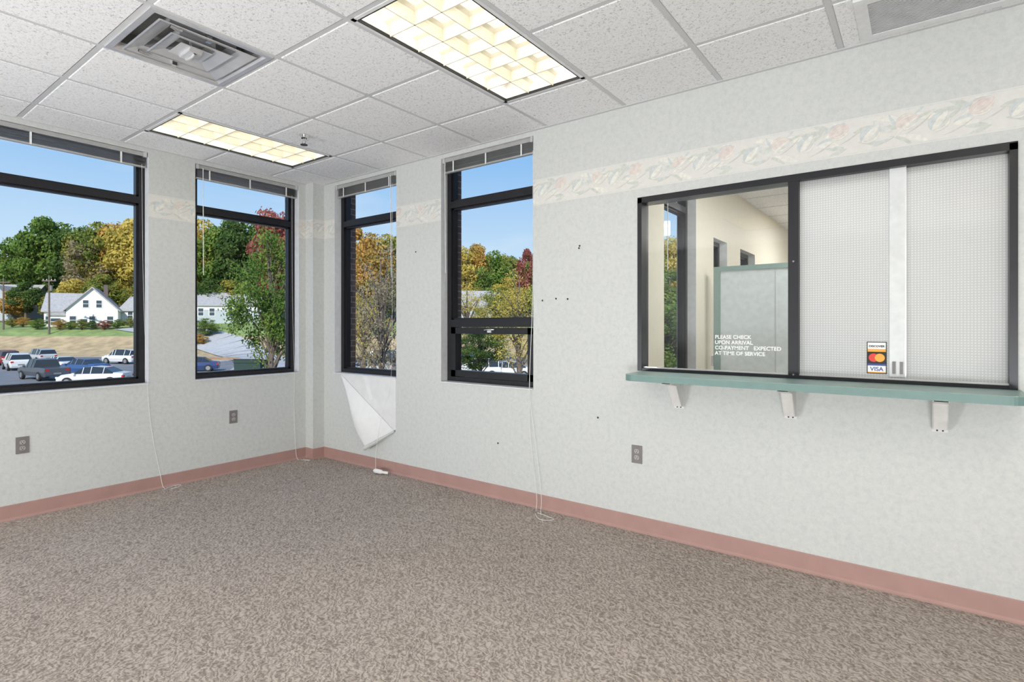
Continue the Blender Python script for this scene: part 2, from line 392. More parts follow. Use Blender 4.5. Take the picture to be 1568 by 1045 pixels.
for s in (-1, 1):
    b.box(s*.20-.012, s*.20+.012, -.012, .012, -0.012, .03, 'chrome')
    b.tube([(s*.19, -.17, .0), (s*.19, -.14, -.006), (s*.19, -.12, 0)], .008, 'chrome', 8)
    for k in range(5): b.box(-.225, .225, s*(.240)-.001, s*(.240)+.001, .03+k*.011, .034+k*.011, 'alu')
ob = b.build('ceiling_air_diffuser'); ob.location = (1.9, -2.0, CEIL)

# return grille
b = MB()
X0, X1, Y0, Y1 = 4.69, 5.29, -0.475, -0.055
for (a0, a1, c0, c1) in ((X0, X1, Y0, Y0+.05), (X0, X1, Y1-.05, Y1), (X0, X0+.05, Y0+.05, Y1-.05), (X1-.05, X1, Y0+.05, Y1-.05)):
    b.box(a0, a1, c0, c1, CEIL-.012, CEIL-.0005, 'white')
b.box(X0+.05, X1-.05, Y0+.05, Y1-.05, CEIL-.002, CEIL-.0006, 'midgrey')
n = 26
for k in range(n):
    y = Y0+.055+(Y1-Y0-.11)*k/(n-1)
    b.prism([(y-.004, CEIL-.010), (y-.002, CEIL-.011), (y+.006, CEIL-.003), (y+.004, CEIL-.002)], 'x', X0+.05, X1-.05, 'white')
b.build('return_air_grille')

# sprinkler
b = MB(); sx, sy = 1.27, -0.95
b.cyl((sx, sy, CEIL-.008), .036, .008, 'z', 'chrome'); b.cyl((sx, sy, CEIL-.045), .011, .04, 'z', 'chrome', 12)
b.tube([(sx-.018, sy, CEIL-.03), (sx-.024, sy, CEIL-.05), (sx-.012, sy, CEIL-.068), (sx, sy, CEIL-.072)], .003, 'chrome')
b.tube([(sx+.018, sy, CEIL-.03), (sx+.024, sy, CEIL-.05), (sx+.012, sy, CEIL-.068), (sx, sy, CEIL-.072)], .003, 'chrome')
b.cyl((sx, sy, CEIL-.03), .02, .005, 'z', 'dark'); b.cyl((sx, sy, CEIL-.078), .026, .004, 'z', 'dark', 16)
b.build('fire_sprinkler')

# ------------------------------------------------------------------ windows
def window_unit(name, tf, l0, l1, z0, z1, awning=False, d0=0.075, transom=2.32):
    e = empty(name); b = MB(tf); d1 = d0+.06; w = .042
    b.box(l0, l0+w, d0, d1, z0, z1, 'black'); b.box(l1-w, l1, d0, d1, z0, z1, 'black')
    b.box(l0+w, l1-w, d0, d1, z1-w, z1, 'black'); b.box(l0+w, l1-w, d0, d1, z0, z0+w, 'black')
    b.box(l0+w, l1-w, d0, d1, transom-.027, transom+.027, 'black')
    bw = .014
    def bead(a0, a1, c0, c1):
        for (p, q, r, s) in ((a0, a0+bw, c0, c1), (a1-bw, a1, c0, c1), (a0, a1, c0, c0+bw), (a0, a1, c1-bw, c1)):
            b.box(p, q, d0+.02, d1+.01, r, s, 'black')
    bead(l0+w, l1-w, transom+.027, z1-w)
    if awning:
        m = 1.335
        bead(l0+w, l1-w, m+.03, transom-.027)
        b.box(l0+w, l1-w, d0, d1, m-.03, m+.03, 'black')
        sw = .05; a0, a1, c0, c1 = l0+w+.006, l1-w-.006, z0+w+.006, m-.036
        for (p, q, r, s) in ((a0, a0+sw, c0, c1), (a1-sw, a1, c0, c1), (a0, a1, c0, c0+sw), (a0, a1, c1-sw, c1)):
            b.box(p, q, d0-.008, d1, r, s, 'black')
        c = (a0+a1)/2
        b.tube([(c-.05, d0-.012, m-.055), (c-.02, d0-.022, m-.052), (c+.03, d0-.022, m-.05), (c+.05, d0-.012, m-.052)], .006, 'chrome', 8)
        b.box(c-.02, c+.02, d0-.016, d0-.006, m-.075, m-.05, 'alu')
    else:
        bead(l0+w, l1-w, z0+w, transom-.027)
    b.build('frame', e)
    g = MB(tf); g.add([(l0+w, d0+.04, z0+w), (l1-w, d0+.04, z0+w), (l1-w, d0+.04, z1-w), (l0+w, d0+.04, z1-w)], [(0, 1, 2, 3)], 'glass')
    g.build('glass', e)
    s = MB(tf); s.box(l0, l1, -.012, d0, z0-.001, z0+.006, 'white'); s.build('stool', e)
    return e
window_unit('window_1', WEST, *W1, SILL, HEAD)
window_unit('window_2', WEST, *W2, SILL, HEAD)
window_unit('window_3', NORTH, *W3, SILL, HEAD)
window_unit('window_4', NORTH, *W4, SILL, HEAD, awning=True)
window_unit('window_5', WEST, -5.6, -4.1, SILL, HEAD)

def blind(tf, l0, l1, cords, wand=None):
    b = MB(tf); r = random.Random(int(l0*100)); a0, a1 = l0+.012, l1-.012
    b.box(a0, a1, .012, .05, HEAD-.034, HEAD-.004, 'blind')
    for s in (a0-.003, a1-.02): b.box(s, s+.022, .006, .053, HEAD-.04, HEAD-.001, 'alu')
    n = 16
    for k in range(n):
        z = HEAD-.040-k*.0042; t0, t1 = r.uniform(-.35, .35), r.uniform(-.35, .35)
        sag = r.uniform(0, .004); segs = 8; vs = []
        for i in range(segs+1):
            f = i/segs; l = a0+.006+(a1-a0-.012)*f; t = t0+(t1-t0)*f
            zz = z-sag*math.sin(f*math.pi*3)**2
            for dd in (-.0125, 0, .0125):
                vs.append((l, .031+dd*math.cos(t), zz+dd*math.sin(t)*.4+(0.0015 if dd == 0 else 0)))
        b.add(vs, [(i*3+j, i*3+j+1, i*3+j+4, i*3+j+3) for i in range(segs) for j in range(2)], 'blind', True)
    b.box(a0+.004, a1-.004, .02, .044, HEAD-.122, HEAD-.110, 'blind')
    for f in (.12, .5, .88):
        l = a0+(a1-a0)*f; b.box(l-.006, l+.006, .016, .0185, HEAD-.12, HEAD-.034, 'cord')
    if wand is not None:
        b.tube([(wand, .004, HEAD-.03), (wand, .004, HEAD-.06), (wand+.004, .008, 1.75)], .0032, 'cord', 6)
    for pts in cords: b.tube(pts, [.0012 if p.z > .75 else .0019 for p in map(Vector, pts)], 'cord', 5)
    b.build('mini_blind', fix=False)
def smooth(pts, n=6):
    out = []; P = [Vector(p) for p in pts]
    for i in range(len(P)-1):
        p0, p1, p2, p3 = P[max(i-1, 0)], P[i], P[i+1], P[min(i+2, len(P)-1)]
        for k in range(n):
            t = k/n; out.append(0.5*((2*p1)+(p2-p0)*t+(2*p0-5*p1+4*p2-p3)*t*t+(3*p1-p0-3*p2+p3)*t**3))
    return out+[P[-1]]
z0c = .005
blind(WEST, *W1, [smooth([(-1.56, .008, HEAD-.1), (-1.55, .004, 1.6), (-1.53, -.016, .862), (-1.50, -.012, .5), (-1.44, -.024, .11), (-1.42, -.05, z0c), (-1.36, -.10, z0c), (-1.30, -.06, z0c), (-1.34, -.03, z0c), (-1.45, -.09, z0c)])], -2.7)
blind(WEST, *W2, [smooth([(-.27, .008, HEAD-.1), (-.268, .004, 1.6), (-.26, -.016, .862), (-.26, -.012, .5), (-.25, -.024, .11), (-.24, -.05, z0c), (-.20, -.09, z0c), (-.18, -.16, z0c), (-.22, -.12, z0c)])], -1.10)
blind(NORTH, *W3, [smooth([(1.14, .008, HEAD-.1), (1.142, .004, 1.6), (1.15, -.016, .862), (1.10, -.085, .5), (1.0, -.06, .2), (.98, -.05, z0c), (1.02, -.09, z0c), (1.06, -.11, z0c)])], 1.12)
blind(NORTH, *W4, [smooth([(2.655, .02, HEAD-.1), (2.655, .02, 1.6), (2.65, -.016, .862), (2.66, -.012, .5), (2.72, -.024, .11), (2.74, -.06, z0c), (2.80, -.15, z0c), (2.88, -.20, z0c), (2.94, -.14, z0c), (2.78, -.10, z0c)]),
                   smooth([(2.66, .02, HEAD-.1), (2.66, .02, 1.6), (2.655, -.016, .862), (2.70, -.012, .5), (2.76, -.024, .11), (2.80, -.09, z0c), (2.92, -.24, z0c)])], 1.79)
blind(lambda p: (3.36-p[1], p[0], p[2]), .76, 1.50, [], .85)
b = MB(); b.tube(smooth([(1.00, -.08, .015), (1.05, -.10, .024), (1.12, -.09, .022), (1.16, -.06, .014)]), [.013]*4+[.020]*8+[.013]*7, 'cord', 8)
b.build('cord_tassel')

# ------------------------------------------------------------------ baseboards
def base(name, tf, l0, l1):
    b = MB(tf); prof = [(0, 0), (-.016, 0), (-.010, .006), (-.0045, .016), (-.004, .098), (-.0025, .1015), (0, .102)]
    b.add([(l, d, z) for l in (l0, l1) for d, z in prof], [(i, i+1, 8+i, 7+i) for i in range(6)]+[tuple(range(7)), tuple(range(13, 6, -1))], 'mauve')
    return b.build(name)
base('baseboard_north', NORTH, .125, RX); base('baseboard_west', WEST, RY, -.125)
base('baseboard_chase_south', lambda p: (p[0], p[1]-.125, p[2]), 0, .129); base('baseboard_chase_east', lambda p: (.125-p[1], p[0], p[2]), -.129, 0)
base('baseboard_east', lambda p: (RX+p[1], p[0], p[2]), RY, 0); base('baseboard_south', lambda p: (p[0], RY-p[1], p[2]), 0, RX)

# ------------------------------------------------------------------ floral border
pal = {'pk': (.72, .645, .60), 'pe': (.75, .70, .635), 'sg': (.615, .64, .59), 'bl': (.60, .65, .655), 'st': (.62, .60, .545), 'cr': (.77, .755, .70), 'ln': (.63, .555, .51), 'gy': (.67, .68, .65)}
for k, c in pal.items(): M['b_'+k] = flat('border_'+k, c, .6, vary=.10, scale=45)
M['b_base'] = flat('border_base', (.725, .715, .675), .6, vary=.03, scale=30)
def border(name, tf, segs):
    b = MB(tf); BZ0, BZ1 = 2.185, 2.37; H = BZ1-BZ0
    R = .56; r = random.Random(4); motif = []
    def petal(cx, cz, ang, L, w, bend, col): motif.append((cx, cz, ang, L, w, bend, col))
    NB = 12
    for j in range(NB):
        petal(r.uniform(0, R), r.uniform(.15, .85), r.uniform(-.5, .5)+(0 if j % 2 else math.pi), r.uniform(.09, .14), r.uniform(.014, .020), r.uniform(-.5, .5), r.choice(['gy', 'cr', 'sg', 'cr']))
    for k in range(4):
        cx = .07+k*.14; lowk = k % 2; up = .30 if lowk else .55
        col = ['pk', 'bl', 'pe', 'bl'][k]
        ang = [.55, .75, .35, .9][k]
        petal(cx-.10, .12+.2*lowk, ang*.5, .13, .0035, .25, 'st')
        for j in range(3):
            petal(cx+r.uniform(-.08, .05), r.uniform(.15, .8), r.uniform(-.7, .7)+(0 if j else math.pi), r.uniform(.09, .13), r.uniform(.007, .011), r.uniform(-.6, .6), r.choice(['sg', 'bl', 'cr', 'sg']))
        for j, (da, bd, L, w) in enumerate(((-.75, .55, .085, .017), (.75, -.55, .085, .017), (-.35, .3, .095, .018), (.35, -.3, .095, .018), (0, .05, .10, .017))):
            petal(cx, up, ang+da, L, w, bd, ['cr', col, 'pe' if col == 'pk' else 'gy', col, 'cr' if k % 2 else 'pk'][j])
    for (s0, s1) in segs:
        b.add([(s0, -.0006, BZ0), (s1, -.0006, BZ0), (s1, -.0006, BZ1), (s0, -.0006, BZ1)], [(0, 1, 2, 3)], 'b_base')
        for zz in (BZ0+.006, BZ1-.009):
            b.add([(s0, -.0009, zz), (s1, -.0009, zz), (s1, -.0009, zz+.003), (s0, -.0009, zz+.003)], [(0, 1, 2, 3)], 'b_gy')
        k0 = math.floor(s0/R)-1
        for k in range(k0, int(s1/R)+2):
            for i, (cx, cz, ang, L, w, bend, col) in enumerate(motif):
                n = 7; pts = []; x, z = k*R+cx, BZ0+cz*H; a = ang
                for t in range(n+1):
                    pts.append((x, z, a)); x += L/n*math.cos(a); z += L/n*math.sin(a); a += bend/n*2
                if max(p[0] for p in pts) < s0 or min(p[0] for p in pts) > s1: continue
                cl = lambda v, lo, hi: max(lo, min(hi, v))
                for (sc_, off, cc) in ((1.0, 0, 'ln' if col in ('pk', 'pe') else 'st'), (.88, .00002, col)):
                    if i < NB and sc_ == 1.0: cc = 'gy'
                    vs = []
                    for t, (px, pz, pa) in enumerate(pts):
                        ww = w*sc_*math.sin(math.pi*min(1, (t+.15)/(n+.3)))**.7
                        nx, nz = -math.sin(pa), math.cos(pa)
                        y = -.0010-i*.00004-off
                        for sg in (1, -1): vs.append((cl(px+sg*nx*ww, s0, s1), y, cl(pz+sg*nz*ww, BZ0+.01, BZ1-.01)))
                    b.add(vs, [(2*t, 2*t+1, 2*t+3, 2*t+2) for t in range(n)], 'b_'+cc)
    b.build(name, fix=False)
border('trim_border_north', NORTH, [(.125, .30), (1.20, 1.75), (2.675, RX)])
border('trim_border_west', WEST, [(RY, -5.6), (-4.1, -2.95), (-1.515, -1.165), (-.20, -.125)])
border('trim_border_chase_south', lambda p: (p[0], p[1]-.125, p[2]), [(0, .125)])
border('trim_border_chase_east', lambda p: (.125-p[1], p[0], p[2]), [(-.125, 0)])
border('trim_border_east', lambda p: (RX+p[1], p[0], p[2]), [(RY, 0)])
border('trim_border_south', lambda p: (p[0], RY-p[1], p[2]), [(0, RX)])

# ------------------------------------------------------------------ outlets
def outlet(tf, l, z):
    b = MB(tf); b.prism([(l-.035, z-.057), (l+.035, z-.057), (l+.035, z+.057), (l-.035, z+.057)], 'y', -.005, 0, 'grey')
    for s in (-1, 1):
        c = z+s*.02
        poly = [(l+.016*math.cos(t)*1.0, c+max(-.0135, min(.0135, .017*math.sin(t)))) for t in [2*math.pi*i/20 for i in range(20)]]
        b.prism(poly, 'y', -.0075, -.005, 'socket')
        b.box(l-.008, l-.0055, -.0085, -.0074, c-.002, c+.007, 'dark'); b.box(l+.0055, l+.008, -.0085, -.0074, c-.002, c+.007, 'dark')
        b.cyl((l, -.0085, c-.008), .003, .001, 'y', 'dark', 10)
    b.cyl((l, -.0062, z), .003, .0015, 'y', 'chrome', 10)
    b.build('wall_outlet')
outlet(NORTH, 3.478, .494); outlet(WEST, -2.28, .496); outlet(WEST, -.845, .50)

b = MB()
for (x, z) in ((3.06, 1.86), (3.055, 1.845), (2.755, 1.495), (2.87, 1.505), (2.965, 1.50), (1.45, 1.95), (2.35, .42), (3.2, .70)):
    b.cyl((x, -.003, z), .0065, .003, 'y', 'dark', 8)
b.build('wall_anchor_plugs')

# ------------------------------------------------------------------ peeled wallpaper
b = MB()
P0 = Vector((.40, 0, .846)); P1 = Vector((1.195, 0, .37)); T = Vector((.84, 0, .17))
b.add([(P0.x, -.0008, P0.z), (1.195, -.0008, .846), (1.195, -.0008, P1.z)], [(0, 1, 2)], 'bare')
b.add([(.74, -.0012, .845), (.80, -.0012, .845), (.88, -.0012, .64), (.84, -.0012, .62)], [(0, 1, 2, 3)], 'backing')
n = 14; vs = []
for i in range(n+1):
    f = i/n
    for j in range(n+1):
        g = j/n
        base_p = P0.lerp(P1, f)
        tip = P0.lerp(T, min(1, f/.72)) if f < .72 else T.lerp(P1, (f-.72)/.28)
        p = base_p.lerp(tip, g)
        w = math.sin(math.pi*min(1, f*1.05))
        y = -.004-.055*math.sin(g*math.pi*.8)*w-.02*g*w + .012*math.sin(f*9)*g
        vs.append((p.x, min(-.003, y), p.z+.006*math.sin(f*11)*g))
b.add(vs, [(i*(n+1)+j, i*(n+1)+j+1, (i+1)*(n+1)+j+1, (i+1)*(n+1)+j) for i in range(n) for j in range(n)], 'backing', True)
vs = []
for i in range(13):
    f = i/12; p = T.lerp(P1, f)
    for j in range(9):
        a = j/8*math.pi*1.5; rr = .022*(1-.5*f)
        vs.append((p.x-.2*rr*math.sin(a), -.045*(1-f)-.012-rr*math.sin(a), p.z+rr-rr*math.cos(a)))
b.add(vs, [(i*9+j, i*9+j+1, i*9+j+10, i*9+j+9) for i in range(12) for j in range(8)], 'paper', True)
b.build('peeling_wallpaper', fix=False)

# ------------------------------------------------------------------ reception counter
b = MB(); xa, xb, D, zt, th, rr = 3.515, 5.285, .30, 1.028, .038, .07
poly = [(xa, 0), (xb, 0)]
for i in range(9):
    a = math.pi/2*i/8; poly.append((xb-rr+rr*math.cos(a), -D+rr-rr*math.sin(a)))
for i in range(9):
    a = math.pi/2*i/8; poly.append((xa+rr-rr*math.sin(a), -D+rr-rr*math.cos(a)))
n = len(poly)
ins = [(min(max(p[0], xa+.004), xb-.004), max(p[1], -D+.004)) for p in poly]
vs = [(*p, zt-th) for p in poly]+[(*p, zt-.003) for p in poly]+[(*p, zt) for p in ins]
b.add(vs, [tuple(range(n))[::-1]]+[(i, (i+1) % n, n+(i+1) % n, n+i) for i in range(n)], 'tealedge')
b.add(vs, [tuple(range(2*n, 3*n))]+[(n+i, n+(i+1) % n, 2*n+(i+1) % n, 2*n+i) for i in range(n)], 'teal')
ct = empty('reception_counter'); b.build('top', ct)
for x in (3.752, 4.365, 5.0):
    b = MB(); zt2 = zt-th-.0005; w = .03
    b.box(x-w, x+w, -.004, -.0003, .812, zt2, 'bracket'); b.box(x-w, x+w, -.235, -.004, zt2-.004, zt2, 'bracket')
    for s in (-1, 1):
        tri = [(-.004, .825), (-.045, .83), (-.13, zt2-.03), (-.22, zt2-.012), (-.22, zt2-.004), (-.004, zt2-.004)]
        b.prism(tri, 'x', x+s*w*.9-.0015, x+s*w*.9+.0015, 'bracket')
    for (p, q) in (((-.045, .83), (-.13, zt2-.03)), ((-.13, zt2-.03), (-.22, zt2-.012)), ((-.004, .825), (-.045, .83))):
        b.add([(x-w*.9, p[0], p[1]), (x+w*.9, p[0], p[1]), (x+w*.9, q[0], q[1]), (x-w*.9, q[0], q[1])], [(0, 1, 2, 3)], 'bracket')
    for dx in (-.018, .018): b.cyl((x+dx*.6, -.006, .819), .004, .002, 'y', 'dark', 8)
    b.build('bracket', ct)

# ------------------------------------------------------------------ reception sliding window
rw = empty('sliding_reception_window'); x0, x1, z0, z1 = RW; xm = 4.378
b = MB(); f = .030
b.box(x0-.006, x1+.006, -.008, .10, z1-f, z1+.006, 'black'); b.box(x0-.006, x1+.006, -.004, .10, z0-.0015, z0+.016, 'black')
b.box(x0-.006, x0+.022, -.008, .10, z0, z1, 'black'); b.box(x1-.022, x1+.006, -.008, .10, z0, z1, 'black')
b.box(xm-.026, xm+.026, -.006, .09, z0+.016, z1-f, 'black')
b.box(x0+.02, x1-.02, .02, .024, z0+.014, z0+.024, 'alu')
b.cyl((xm, -.008, 1.66), .005, .003, 'y', 'midgrey', 12); b.cyl((xm, -.008, 1.05), .005, .003, 'y', 'midgrey', 12)
b.build('frame', rw)
b = MB(); b.add([(x0+.022, .033, z0+.018), (xm-.026, .033, z0+.018), (xm-.026, .033, z1-f), (x0+.022, .033, z1-f)], [(0, 1, 2, 3)], 'pane'); b.build('clear_pane', rw)
def frost(a0, a1, y, name):
    b = MB(); b.add([(a0, y, z0+.018), (a1, y, z0+.018), (a1, y, z1-f), (a0, y, z1-f)], [(0, 1, 2, 3)], 'frost'); b.build(name, rw)
frost(xm+.026, 4.868, .033, 'frosted_pane'); frost(4.80, x1-.022, .055, 'frosted_pane_rear')
b = MB(); b.box(4.803, 4.866, .0285, .0298, z0+.03, z1-f, flat('overlap_strip', (.74, .755, .75), .4)); b.box(4.866, 4.871, .028, .037, z0+.018, z1-f, 'alu'); b.build('pane_edge', rw)
b = MB()
for x in (4.815, 4.845, 3.935): b.box(x, x+.013, .020, .0285, 1.075, 1.135, 'grey'); 
b.build('finger_pulls', rw)
def text(body, x, z, size, mat, y, parent, name, align='LEFT'):
    c = bpy.data.curves.new(name, 'FONT'); c.body = body; c.size = size; c.extrude = .0003; c.align_x = align; c.space_line = 1.05; c.offset = .0005
    c.materials.append(M[mat] if isinstance(mat, str) else mat)
    o = bpy.data.objects.new(name, c); sc.collection.objects.link(o); o.location = (x, y, z); o.rotation_euler = (math.pi/2, 0, 0); o.parent = parent
lettering = flat('vinyl_white', (.97, .97, .97), .5)
text('PLEASE CHECK\nUPON ARRIVAL\nCO-PAYMENT   EXPECTED\nAT TIME OF SERVICE', 3.955, 1.238, .030, lettering, .029, rw, 'lettering')
st = empty('card_sticker'); 
b = MB(); sx0, sx1, sz0, sz1 = 4.708, 4.792, 1.072, 1.232; y = .0285
b.box(sx0, sx1, y, .0297, sz0, sz1, 'dark')
M['sw'] = flat('sticker_white', (.9, .9, .88), .5); M['sr'] = flat('sticker_red', (.75, .05, .03), .5); M['so'] = flat('sticker_orange', (.9, .4, .05), .5); M['sb'] = flat('sticker_blue', (.04, .07, .3), .5)
b.box(sx0+.004, sx1-.004, y-.0005, y, 1.182, 1.228, 'sw'); b.box(sx0+.004, sx1-.004, y-.0005, y, 1.076, 1.122, 'sw')
b.box(sx0+.004, sx1-.004, y-.0007, y-.0004, 1.112, 1.122, 'sb'); b.box(sx0+.004, sx1-.004, y-.0007, y-.0004, 1.076, 1.081, 'so')
b.box(sx0+.004, sx1-.004, y-.0007, y-.0004, 1.182, 1.196, 'so')
b.cyl((4.737, y-.001, 1.152), .021, .001, 'y', 'sr', 24); b.cyl((4.763, y-.0015, 1.152), .021, .001, 'y', 'so', 24)
b.build('decals', st)
text('DISCOVER', 4.75, 1.205, .014, 'dark', y-.001, st, 'card_text_a', 'CENTER'); text('VISA', 4.75, 1.086, .028, 'sb', y-.001, st, 'card_text_b', 'CENTER')

# ------------------------------------------------------------------ office behind reception
OX, OY = 3.36, 6.2
OW = lambda p: (OX-p[1], p[0], p[2])
wall('wall_office_west', OW, .12, OY, 0, TOP, .17, [(.76, 1.50, SILL, HEAD), (2.0, 2.45, SILL, 2.15), (2.95, 3.6, SILL, 2.15)], 'cream', 'brick')
window_unit('window_6', OW, .76, 1.50, SILL, HEAD)
window_unit('window_7', OW, 2.0, 2.45, SILL, 2.15, transom=1.6)
window_unit('window_8', OW, 2.95, 3.6, SILL, 2.15, transom=1.6)
b = MB(); b.box(OX, RX, OY, OY+.2, 0, TOP, 'cream'); b.build('wall_office_north')
b = MB(); b.box(RX, RX+.15, .12, OY+.2, 0, TOP, 'cream'); b.build('wall_office_east')
b = MB(); b.box(OX-.17, RX+.15, WT, OY+.2, -.12, -.001, 'carpet'); b.build('floor_office')
b = MB(); b.box(OX, RX, .12, OY, CEIL-.01, CEIL, 'tile')
for k in range(1, 7): b.box(OX+.6*k-.012, OX+.6*k+.012, .12, OY, CEIL-.014, CEIL-.01, 'grid')
for k in range(1, 10): b.box(OX, RX, .12+.6*k-.012, .12+.6*k+.012, CEIL-.0135, CEIL-.01, 'grid')
b.box(OX-.17, RX+.15, WT, OY+.2, TOP, TOP+.2, 'white')
b.build('ceiling_office')
lens = flat('office_lens', (1, 1, 1), .5, emit=(1, .98, .94), es=1.2)
def panel(x, y, e):
    b = MB(); b.box(x, x+.58, y, y+1.16, CEIL-.03, CEIL-.015, lens); b.box(x-.02, x+.6, y-.02, y+1.18, CEIL-.026, CEIL-.014, 'white')
    em = b.build('office_ceiling_light')
    ld = bpy.data.lights.new('office_lamp', 'AREA'); ld.shape = 'RECTANGLE'; ld.size = .56; ld.size_y = 1.14; ld.energy = e; ld.color = (1, .98, .95)
    lo = bpy.data.objects.new('office_lamp', ld); sc.collection.objects.link(lo); lo.location = (x+.29, y+.58, CEIL-.034); lo.parent = em
panel(4.25, .75, 26); panel(4.2, 3.7, 48); panel(6.1, 1.6, 22)
b = MB(); b.box(3.50, 5.6, 1.74, 1.82, 0, 1.80, flat('partition_fabric', (.72, .78, .80), .8)); b.box(3.44, 5.62, 1.73, 1.83, 1.80, 1.84, 'teal'); b.box(3.44, 3.50, 1.73, 1.83, 0, 1.80, 'teal')
for x in (3.95, 4.55, 5.15): b.box(x-.004, x+.004, 1.736, 1.741, 0, 1.80, 'grid')
b.build('office_partition')
b = MB(); b.box(4.5, 5.3, 5.3, 5.8, 0, 1.4, 'white')
for k in range(4): b.box(4.52, 5.28, 5.285, 5.3, .05+k*.34, .36+k*.34, 'grid'); b.box(4.85, 4.95, 5.27, 5.285, .19+k*.34, .21+k*.34, 'alu')
b.build('filing_cabinet')

# ------------------------------------------------------------------ exterior
C = Vector((4.93, -3.272, 1.31)); F = Vector((-.599, .801, 0)); R_ = Vector((.801, .599, 0))
GZ = -3.2
def gz(s):
    if s < 80: return GZ
    if s < 100:
        t = (s-80)/20; return GZ+4.4*t*t*(3-2*t)
    return 1.2+(s-100)*.09
def site(bear, s, dz=0):
    p = C+F*s+R_*(bear*s); return Vector((p.x, p.y, gz(s)+dz))
bt = lambda u: (u-784)/838.0
asph = flat('asphalt', (.20, .20, .21), .9, vary=.12, scale=.8); tan = flat('dry_grass', (.46, .34, .19), .95, vary=.25, scale=.7)
green = flat('lawn', (.24, .31, .10), .95, vary=.25, scale=.6); woods = flat('forest_floor', (.13, .13, .05), .95, vary=.3, scale=.5)
conc = flat('concrete', (.46, .455, .45), .9, vary=.08, scale=2); paint = flat('line_paint', (.75, .75, .73), .8)
b = MB(); ss = [-120, 0, 20, 40, 60, 78, 80, 82, 84, 86, 88, 90, 92, 94, 96, 98, 100, 110, 125, 150, 200, 320]
ls = list(range(-400, 401, 10))
for i in range(len(ss)-1):
    for j in range(len(ls)-1):
        q = [(ls[j], ss[i]), (ls[j+1], ss[i]), (ls[j+1], ss[i+1]), (ls[j], ss[i+1])]
        vs = [tuple((C+F*s+R_*l).xy)+(gz(s),) for l, s in q]
        s = ss[i]; mt = asph if s < 80 else tan if s < 92 else green if s < 110 else woods
        b.add(vs, [(0, 1, 2, 3)], mt)
b.build('parking_lot_ground', fix=False)
def ribbon(b, pts, w, mat, dz):
    for k in range(len(pts)-1):
        (l0, s0), (l1, s1) = pts[k], pts[k+1]; d = Vector((l1-l0, s1-s0)); nn = Vector((-d.y, d.x)).normalized()*w/2
        q = [(l0-nn.x, s0-nn.y), (l1-nn.x, s1-nn.y), (l1+nn.x, s1+nn.y), (l0+nn.x, s0+nn.y)]
        b.add([tuple((C+F*s+R_*l).xy)+(gz(s)+dz,) for l, s in q], [(0, 1, 2, 3)], mat)
b = MB()
for k in range(26):
    l = -62+k*2.7; ribbon(b, [(l, 36), (l+2.5, 41)], .12, paint, .02); ribbon(b, [(l-20, 60), (l-18, 65)], .12, paint, .02)
ribbon(b, [(-120, 79.6), (20, 79.6)], .4, conc, .12)
ribbon(b, [(-70, 78), (20, 78)], .3, conc, .1)
b.build('parking_markings', fix=False)
b = MB(); pts = [(-25, 56), (-28, 64), (-32, 71), (-37, 78)]+[(-37-(k+1)*1.2-k*k*.18, 78+(k+1)*1.9) for k in range(11)]
ribbon(b, pts, 7, conc, .14); b.build('driveway_apron', fix=False)
mul = flat('leafy_mulch', (.50, .29, .14), .95, vary=.3, scale=1.5)
def island(name, cl, cs, a, c):
    b = MB(); vs = []; n = 28
    for k, (f, z) in enumerate(((1, 0), (1, .16), (.94, .17), (.93, .2), (0.01, .35))):
        for i in range(n):
            t = 2*math.pi*i/n; p = C+F*(cs+c*f*math.sin(t))+R_*(cl+a*f*math.cos(t)); vs.append((p.x, p.y, GZ+z))
    b.add(vs, [(k*n+i, k*n+(i+1) % n, (k+1)*n+(i+1) % n, (k+1)*n+i) for k in range(2) for i in range(n)], conc)
    b.add(vs, [(k*n+i, k*n+(i+1) % n, (k+1)*n+(i+1) % n, (k+1)*n+i) for k in (2, 3) for i in range(n)], mul)
    b.build(name, fix=False)
island('planting_island', -40.5, 73, 4, 4); island('planting_island', -9, 36, 7, 4); island('planting_island', -3, 60, 9, 4); island('planting_island', -12.5, 24, 3, 2.2)

b = MB(); b.box(-WT, RX+.15, RY-.15, WT, GZ, -.12, 'brick'); b.box(OX-.17, RX+.15, WT, OY+.2, GZ, -.12, 'brick'); b.build('lower_storey_facade')

